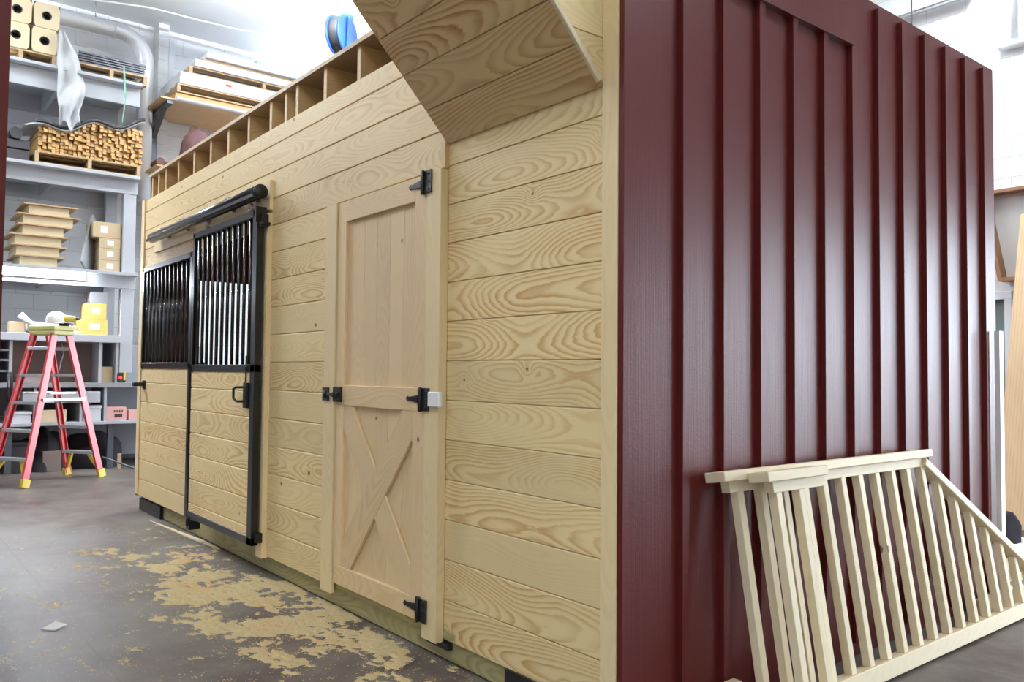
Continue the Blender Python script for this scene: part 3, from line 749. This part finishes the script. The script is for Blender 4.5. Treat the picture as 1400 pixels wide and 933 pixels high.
m = MB(); m.tube([(0, 0, .5), (0, .04, .3), (0, .0, .1), (.02, -.06, 0), (0, -.10, .12)], .007, 8); o = m.build('hanging_cable', 'greyboard', loc=(FX-.1, -.06, 1.16)); tag(o, 'light cable looped in the cubby behind the ladder', 'cable')
# floor level
def lump(nm, label, cat, loc, sx, sy, sz, mat, seed):
    def fn(u, v):
        a = u*2*PI; b = v*PI/2; d = Vector((math.cos(a)*math.cos(b), math.sin(a)*math.cos(b), math.sin(b)))
        k = 1+.35*noise.noise(d*1.7+Vector((seed, 0, 0)))
        return (d.x*sx*k, d.y*sy*k, max(0, d.z*sz*k))
    o = MB().sheet(fn, 26, 10).build(nm, mat, loc=loc); return tag(o, label, cat)
lump('tarp_bundle', 'dark heaped tarp under the bench at the right of the ladder', 'tarp', (-9.72, .40, 0), .34, .36, .42, 'darkcloth', 3)
lump('tarp_bundle', 'dark folded tarp under the bench in the middle of the ladder', 'tarp', (-9.72, -.15, 0), .34, .24, .48, 'darkcloth', 7)
box_item('storage_bin', 'dark plastic bin under the left end of the bench', 'bin', FX-.1, -.62, 0, .30, .4, .36, 'darkbox', 'lid')
box_item('storage_bin', 'dark brown box under the bench between the ladder legs', 'bin', FX-.05, -.22, 0, .20, .3, .25, 'brownpanel')
o = MB().tube([(0, 0, .17), (.04, .36, .012)], .012, 8).build('blue_pole', 'steelblue', loc=(-9.15, .40, 0)); tag(o, 'blue-grey pole leaning to the floor right of the ladder', 'pole')
o = MB().box(-.02, .02, -.02, .02, 0, .19).build('post_stub', 'pallet', loc=(-9.25, .62, 0)); tag(o, 'short tan post standing at the bench foot behind the blue pole', 'post')
m = MB(); m.tube([(0, 0, .52), (0, .015, .3), (0, -.03, .02), (0, -.14, 0)], .018, 8); m.tube([(0, -.03, .5), (0, -.02, .04)], .008, 6)
o = m.build('hand_truck', 'rubber', loc=(-8.75, -.66, .70)); 
m = MB(); m.tube([(0, 0, 0), (0, 0, .71)], .015, 8); m.tube([(-.15, 0, .01), (.15, 0, .01)], .015, 8)
q = m.build('stand_post', 'rubber', o); q.location = (0, -.14, -.70)
tag(o, 'black hooked handle standing at the left edge by the ladder', 'handle')
# duct on the left wall
dp = thing('ventilation_duct', 'silver round duct bending down at the top of the left wall', 'duct', (0, 0, 0))
path = [(-10.0, -5, 5.9), (-10.0, .62, 5.9)] + [(-10.0, .62+.38*math.sin(a), 5.52+.38*math.cos(a)) for a in [math.radians(d) for d in (15, 30, 45, 60, 75, 90)]] + [(-10.0, 1.0, 3.6)]
MB().tube(path, .105, 20).build('pipe', 'duct', dp)
for y in (-2.5, .58): MB().lathe([(.108, -.015), (.118, -.015), (.118, .015), (.108, .015)], (-10.0, y, 5.9), 20, 'y').build('band', 'duct', dp)
for y in (-2.5, .35): MB().tube([(-10.0, y, 6.0), (-10.0, y, H)], .008, 6).build('hanger_rod', 'zinc', dp)
# cantilever rack with sheet stacks
cr = thing('cantilever_rack', 'grey steel cantilever rack with board deck at the right of the duct', 'rack', (0, 0, 0))
for y in (1.10, 3.0): MB().box(-10.2, -10.08, y, y+.10, 0, 4.87).build('column', 'steelblue', cr, bevel=.004)
MB().box(-10.40, -10.34, 1.40, 1.48, 4.95, 6.1).build('slotted_upright', 'white', cr, bevel=.003)
for y in (1.10, 3.0):
    MB().beam((-10.1, y+.05, 4.55), (-9.6, y+.05, 4.85), .07, .06).build('arm_brace', 'steelblue', cr)
    MB().box(-10.1, -9.32, y+.01, y+.09, 4.83, 4.88).build('arm', 'steelblue', cr); MB().box(-10.1, -9.4, y+.01, y+.09, 3.92, 3.97).build('arm', 'steelblue', cr)
m = MB()
for i in range(8): m.box(-10.38+.135*i, -10.38+.135*i+.13, 1.02, 4.3, 4.88, 4.905, 1)
m.build('deck', 'ply', cr, bevel=.002)
MB().tube([(-9.28, 1.22, 4.90), (-9.28, 4.3, 4.90)], .032, 12).build('front_rail', 'duct', cr)
MB().box(-10.3, -9.35, 1.0, 4.2, 3.97, 3.99).build('deck', 'ply', cr)
ZC = 4.907
def sheetpack(label, z, y0, x0, L, W, h, mat, lip=False):
    t = thing('sheet_stack', label, 'boards', (x0, y0, z), 0, 'sheet packs on the cantilever rack')
    MB().box(-W, 0, 0, L, 0, h*.55, 1).box(-W+.01, -.01, .01, L-.01, h*.56, h, 1).build('boards', mat, t, bevel=.003)
    return t
sheetpack('orange-tan board pack lowest on the cantilever rack, above the steel rail', ZC, 1.22, -9.36, 2.6, 1.0, .11, 'lumber')
make_pallet('lower pallet between the tan and the white board packs on the cantilever rack', (-9.34, 1.24, ZC+.112), 2.4, 1.0, .12)
w_ = sheetpack('white wrapped board pack with a red mark on the cantilever rack', ZC+.234, 1.27, -9.33, 2.3, 1.08, .17, 'white')
MB().box(0, .003, .62, .70, .09, .12).build('red_mark', 'redmark', w_)
make_pallet('upper pallet in the stack on the cantilever rack', (-9.36, 1.40, ZC+.406), 2.1, 1.0, .11)
sheetpack('long white board pack above the upper pallet on the cantilever rack', ZC+.518, 1.46, -9.33, 1.9, 1.0, .10, 'white')
sheetpack('brown board pack second from the top of the cantilever rack', ZC+.620, 1.58, -9.38, 1.8, .9, .05, 'ply')
sheetpack('white tray-shaped board pack topmost on the cantilever rack', ZC+.672, 1.62, -9.33, 1.6, .9, .09, 'white')
lump('brown_cover', 'brown cover draped over a crate under the cantilever rack deck', 'cover', (-9.55, 1.58, 3.992), .22, .22, .60, 'browncloth', 12)
o = MB().tube([(-.3, 0, .05), (0, 0, .05)], .055, 12).box(-.3, .0, .06, .2, .0, .06).build('brown_roll', 'browncloth', loc=(-9.36, 1.06, 3.99)); tag(o, 'rolled brown cloth low on the left end of the cantilever rack', 'cloth roll')
# hose reel and air line
hr = thing('hose_reel', 'blue hose reel with black hose hanging from the ceiling', 'hose reel', (-8.05, 3.02, H), math.radians(35))
m = MB(); m.box(-.05, .05, -.05, .05, -.2, 0); m.box(-.18, .18, -.16, .16, -.03, 0); m.build('mount', 'white', hr)
for sx in (-.12, .06):
    MB().lathe([(0, 0), (.27, 0), (.28, .02), (.27, .03), (0, .03)], (sx, 0, -.42), 28, 'x').build('side_disc', 'blue', hr)
MB().lathe([(.10, 0), (.245, .0), (.255, .04), (.255, .11), (.245, .15), (.10, .15)], (-.09, 0, -.42), 28, 'x').build('hose', 'rubber', hr)
m = MB(); m.prism([(.11, -.06, -.15), (.11, .06, -.15), (.11, .03, -.70), (.11, -.10, -.72)], (.02, 0, 0)); m.build('bracket_arm', 'blue', hr)
o = MB().tube([(-10.3, -1.2, 6.10), (-9.726, .46, 6.15), (-9.6, .96, 6.17), (-9.537, 1.59, 6.15), (-9.47, 2.08, 6.14), (-9.28, 2.6, 6.13), (-8.93, 3.13, 6.15), (-8.35, 3.05, 6.12)], .014, 8).build('air_line', 'white')
tag(o, 'thin white air line sagging along the ceiling to the hose reel', 'pipe')
for i, (x, y, lab) in enumerate(((-10.3, 2.75, 'left small white junction box under the ceiling over the cantilever rack'), (-10.3, 3.75, 'right small white junction box under the ceiling nearer the hose reel'))):
    t = thing('junction_box', lab, 'junction box', (x, y, 5.86)); MB().box(-.08, .08, -.09, .09, 0, .2).build('body', 'white', t, bevel=.005)
    MB().tube([(0, 0, .2), (0, 0, H-5.86)], .012, 8).build('conduit', 'white', t)
# ceiling fluorescent fixtures: one kind, copied
fx0 = None
spots = [(-9.75, -2.3), (-9.9, 4.6), (-7.3, 2.0), (-8.2, -2.6), (-5.2, 4.9), (-4.9, -3.4), (-1.0, 5.3), (-1.0, -4.2), (2.8, 3.2), (2.8, -3.0), (6.3, 3.2), (6.3, -5.5)]
names = ['close to the left wall above the rack', 'close to the left wall beyond the cantilever rack', 'over the storage rack', 'over the red shed', 'behind the barn', 'in front of the stall door', 'by the back wall', 'in front of the tack door', 'right of the red wall', 'above the camera side', 'near the right wall at the back', 'near the big doorway']
for (x, y), nm in zip(spots, names):
    if fx0 is None:
        t = thing('ceiling_light', '', 'ceiling light', (0, 0, 0))
        MB().box(-.05, .05, -1.2, 1.2, 0, .05).build('housing', 'white', t)
        for s_ in (-1, 1): MB().tube([(0, s_, .04), (0, s_, .30)], .006, 6).build('hanger', 'zinc', t)
        for s_ in (-.08, .08): MB().tube([(s_, -1.15, -.025), (s_, 1.15, -.025)], .018, 10).build('tube', 'tubehi', t)
        fx0 = t; f = t
    else: f = copy_tree(fx0)
    f.location = (x, y, H-.30); f['label'] = 'twin tube ceiling light '+nm; f['group'] = 'fluorescent ceiling lights'
    la = bpy.data.lights.new('tube_light', 'AREA'); la.shape = 'RECTANGLE'; la.size = .3; la.size_y = 2.3; la.energy = (50 if y < 0 else (110 if y > 4.5 else 75)) if x > -7 else (420 if x < -9.5 else 100); la.color = (.93, .97, 1.0)
    lo = bpy.data.objects.new('tube_light', la); C.objects.link(lo); lo.location = (x, y, H-.36)
    l2 = bpy.data.lights.new('tube_uplight', 'AREA'); l2.shape = 'RECTANGLE'; l2.size = .2; l2.size_y = 2.3; l2.energy = 45 if x > -7 else (120 if x < -9.5 else (1300 if y > 0 else 300)); l2.color = (.93, .97, 1.0)
    lo = bpy.data.objects.new('tube_uplight', l2); C.objects.link(lo); lo.location = (x, y, H-.22); lo.rotation_euler = (PI, 0, 0)

# ------------------------------------------------------------------ neighbouring red shed at the left edge
rs = thing('red_shed', 'dark red batten panel box cut off by the left edge of the picture', 'shed', (-3.0, -1.44, 0))
MB().box(-.8, 0, -3.4, 0, .08, 3.7).build('shed_body', 'red', rs)
for i in range(1, 14): MB().box(0, .022, -.25*i-.02, -.25*i+.02, .08, 3.7).build('batten', 'red', rs)
MB().box(-.7, -.02, -3.3, -.02, .002, .08).build('skid', 'treated', rs)
MB().box(-.9, .1, -3.5, .02, 3.7, 3.74).build('roof', 'steelblue', rs)

# ------------------------------------------------------------------ right-hand side
o = MB().box(-.028, .0, 0, .05, 0, 1.53, 2).build('white_post', 'whiteplastic', loc=(.145, 3.01, .0)); o.rotation_euler = (0, 0, 0)
tag(o, 'white vinyl post standing against the far end of the red wall', 'post')
t = thing('tapered_box', 'tapered brown wooden frame with pale backing hung on the back wall', 'frame', (-1.19, YB-.18, 2.22))
top, bot, hh, th = .26, .11, .92, .035
m = MB()
A = [(-top, 0, hh), (top, 0, hh), (bot, 0, 0), (-bot, 0, 0)]; Bq = [(-top+th, 0, hh-th), (top-th, 0, hh-th), (bot-th, 0, th), (-bot+th, 0, th)]
for i in range(4):
    j = (i+1) % 4; m.prism([A[i], A[j], Bq[j], Bq[i]], (0, .16, 0))
m.build('frame_rim', 'sash', t, bevel=.002)
MB().prism([Bq[0], Bq[1], Bq[2], Bq[3]], (0, .01, 0)).build('backing', 'frost', t).location = (0, .14, 0)
t = thing('bucket', 'white plastic bucket on the floor beyond the red wall', 'bucket', (-.99, 6.02, 0))
m = MB(); m.lathe([(0, .003), (.118, .003), (.14, .34), (.15, .34), (.15, .355), (.142, .355), (.142, .37), (.15, .37), (.15, .40), (.136, .40), (.115, .02), (0, .02)], n=28); m.build('body', 'whiteplastic', t)
MB().tube([(.15*math.cos(a), .15*math.sin(a), .36-.10*math.sin(a*1.0)*0-.0) for a in [PI*i/12 for i in range(13)]], .004, 6).build('bail_handle', 'zinc', t)
o = MB().box(0, 1.1, -.02, .02, 0, 3.15, 2).build('leaning_board', 'lumber', loc=(-.80, 5.35, .012)); o.rotation_euler = (math.radians(-26), math.radians(-5), 0)
o.data.materials[0] = M['ply']; tag(o, 'wide tan board leaning against the back wall at the right edge', 'board')
lump('black_bag', 'black bag on the floor at the right edge before the leaning board', 'bag', (-.62, 4.95, 0), .16, .16, .24, 'darkcloth', 21)
o = MB().sheet(lambda u, v: (-.55+u*1.1, (v-.5)*.9, .004+.003*math.sin(u*9)*math.sin(v*7)), 12, 8).build('drop_sheet', 'paper', loc=(-.65, 4.75, .003)); tag(o, 'pale sheet spread on the floor before the bucket', 'sheet')
o = MB().box(-.25, .25, -.12, .12, 0, .012).build('flat_cardboard', 'cardboard', loc=(-.30, 4.0, .001)); o.rotation_euler = (0, 0, .5); tag(o, 'flat piece of cardboard on the floor beyond the railing', 'cardboard')
lump('kraft_paper', 'crumpled tan paper on the floor behind the low end of the railing', 'paper', (-.22, 3.75, 0), .22, .28, .09, 'cardboard', 31)
m = MB(); m.tube([(-.95, 6.5, .9), (-.9, 6.3, .75), (-.97, 6.2, .55), (-.9, 6.35, .41)], .012, 8); m.tube([(-.92, 6.5, 1.5), (-1.02, 6.4, 1.35), (-.93, 6.35, 1.15), (-1.0, 6.3, .9)], .01, 8)
o = m.build('electrical_cord', 'whiteplastic'); tag(o, 'white cord hanging above the bucket in front of the grey door', 'cord')
# conduits on the back wall
o = MB().tube([(-1.176, YB-.04, 4.6), (-1.15, YB-.04, H)], .03, 10).tube([(-1.3, YB-.06, 4.62), (-1.0, YB-.06, 4.60)], .045, 10).build('wall_pipe', 'duct'); tag(o, 'vertical white pipe with a fitting on the back wall at upper right', 'pipe')
t = thing('wall_light', 'white strip fixture high on the back wall above the red wall', 'light', (-2.3, YB-.1, 5.25))
MB().box(-.3, .75, -.05, .05, 0, .05).build('housing', 'white', t); MB().tube([(-.3, -.03, -.03), (.75, -.03, -.03)], .016, 10).build('tube', 'greyboard', t)
MB().box(-.1, -.05, .05, .1, -.02, .05).build('clamp', 'zinc', t)
o = MB().tube([(-1.74, 6.0, 3.0), (-1.74, 6.0, H)], .008, 6).build('hanging_cable', 'rubber'); tag(o, 'thin dark cable hanging from the ceiling behind the top of the red wall', 'cable')
# ------------------------------------------------------------------ floor litter
cent = [(-4.0, -.50, .28, .5), (-3.7, -.30, .40, .75), (-3.3, -.42, .35, .6), (-2.85, -.35, .35, .75), (-2.55, -.10, .32, 1.0), (-2.2, -.12, .34, 1.15), (-1.8, -.10, .30, 1.1), (-1.4, -.10, .25, 1.0),
        (-1.9, -.50, .32, .62), (-1.5, -.45, .3, .6), (-2.3, -.60, .3, .5), (-1.0, -.12, .22, .85), (-.7, -.10, .2, .7), (-1.2, -.60, .3, .5), (-4.6, -.35, .3, .38), (-3.1, -.12, .5, .55), (-1.6, -.95, .3, .4), (-.9, -.5, .3, .5)]
def sd_h(x, y):
    s = 0
    for cx, cy, r, a in cent:
        s += a*math.exp(-((x-cx)**2/(r*1.2)**2 + (y-cy)**2/(r*.75)**2))
    s = min(s, 1.5)
    n_ = noise.fractal(Vector((x*3.2, y*4.2, 1.3)), 1.0, 2.1, 5)
    n2_ = noise.fractal(Vector((x*14, y*20, 4.3)), .8, 2.1, 4)
    return s*.62 - .68 + n_*.84 + n2_*.62
X0, X1, Y0, Y1 = -5.1, -.35, -1.4, .03
nx, ny = 400, 130; m = MB(); b = 0; hv = {}
for i in range(nx+1):
    for j in range(ny+1):
        x = X0+(X1-X0)*i/nx; y = Y0+(Y1-Y0)*j/ny; h = sd_h(x, y)
        hv[i, j] = h
        m.v.append(Vector((x, y, max(-.002, min(h, .9)*.012 + .002*noise.noise(Vector((x*60, y*60, 0)))) if h > -.05 else -.002)))
for i in range(nx):
    for j in range(ny):
        if max(hv[i, j], hv[i+1, j], hv[i, j+1], hv[i+1, j+1]) < -.05: continue
        a = i*(ny+1)+j; m.face([a, a+ny+1, a+ny+2, a+1], [(0, 0)]*4, (0, 0), False)
o = m.build('sawdust', 'sawdust'); tag(o, 'patchy pale sawdust spilled on the floor along the front of the barn', 'sawdust', kind='stuff')
m = MB(); cnt = 0
while cnt < 30000:
    x = random.uniform(X0, X1); y = random.uniform(Y0-.3, Y1)
    h = sd_h(x, y)
    if random.random() > max(0.02, min(1, (h+.32)*2.2)): continue
    cnt += 1; z = max(0, min(h, .9)*.012)+.0015; a = random.uniform(0, 6.28); s_ = random.uniform(.002, .0055); b = len(m.v)
    for q in range(3):
        m.v.append(Vector((x+s_*math.cos(a+q*2.1), y+s_*math.sin(a+q*2.1), z+random.uniform(0, .002))))
    m.face([b, b+1, b+2], [(0, 0)]*3, (0, 0))
o = m.build('wood_shavings', 'sawdust'); tag(o, 'loose wood chips scattered around the sawdust on the floor', 'wood chips', kind='stuff')
o = MB().prism([(-5.23, -.075, .002), (-4.5, -.045, .002), (-4.05, -.02, .002), (-3.80, .012, .002), (-3.84, .022, .002), (-4.2, .012, .002), (-4.6, -.02, .002)], (0, 0, .008), gax=(1, .05, 0)).build('wood_strip', 'spruce'); tag(o, 'long thin pale wood strip on the floor under the stall door', 'wood strip')
m = MB(); m.prism([(-.02, -.05, 0), (.035, .0, .0), (.02, .06, .012), (-.04, .015, .02)], (0, 0, .006)); o = m.build('paper_scrap', 'paper', loc=(-2.50, -1.24, .002)); tag(o, 'small pale grey scrap lying alone on the floor at lower left', 'scrap')

# ------------------------------------------------------------------ light, sky, camera
w = bpy.data.worlds.new('World'); sc.world = w; w.use_nodes = True
bg = w.node_tree.nodes['Background']; bg.inputs[0].default_value = (.76, .88, 1.0, 1); bg.inputs[1].default_value = 14.0
def portal(name, loc, rot, sx, sy):
    la = bpy.data.lights.new(name, 'AREA'); la.shape = 'RECTANGLE'; la.size = sx; la.size_y = sy; la.energy = 1; la.cycles.is_portal = True
    o = bpy.data.objects.new(name, la); C.objects.link(o); o.location = loc; o.rotation_euler = rot
portal('doorway_portal', ((DX0+DX1)/2, YB+.1, DH/2), (math.radians(-90), 0, 0), DX1-DX0, DH)
portal('doorway_portal', ((KX0+KX1)/2, YB+.1, KH/2), (math.radians(-90), 0, 0), KX1-KX0, KH)
portal('added_opening_portal', ((GX0+GX1)/2, YF-.1, (GH+.4)/2), (math.radians(90), 0, 0), GX1-GX0, GH-.4)  # sky light through the added, unseen front opening
portal('doorway_portal', (XR+.1, (EY0+EY1)/2, EH/2), (0, math.radians(90), 0), EH, EY1-EY0)

cam = bpy.data.cameras.new('Camera'); co = bpy.data.objects.new('Camera', cam); C.objects.link(co)
y_, p_, r_ = [math.radians(a) for a in (51.38608591, 2.16802209, 0.52615374)]
fwd = Vector((-math.sin(y_)*math.cos(p_), math.cos(y_)*math.cos(p_), math.sin(p_)))
rt = Vector((math.cos(y_), math.sin(y_), 0)); up = rt.cross(fwd)
r2 = rt*math.cos(r_)+up*math.sin(r_); u2 = -rt*math.sin(r_)+up*math.cos(r_)
mt = Matrix((r2, u2, -fwd)).transposed().to_4x4(); mt.translation = Vector((2.04245535, -2.02841223, 1.27261488))
co.matrix_world = mt
cam.sensor_width = 36; cam.lens = 36*1121.44/1400; cam.clip_start = .05; cam.clip_end = 200
sc.camera = co
sc.view_settings.view_transform = 'Standard'; sc.view_settings.look = 'None'; sc.view_settings.gamma = 1; sc.view_settings.use_curve_mapping = False
sc.view_settings.exposure = 0.06
sc.cycles.use_denoising = True
sc.cycles.max_bounces = 8; sc.cycles.diffuse_bounces = 4
sc.cycles.sample_clamp_indirect = 8
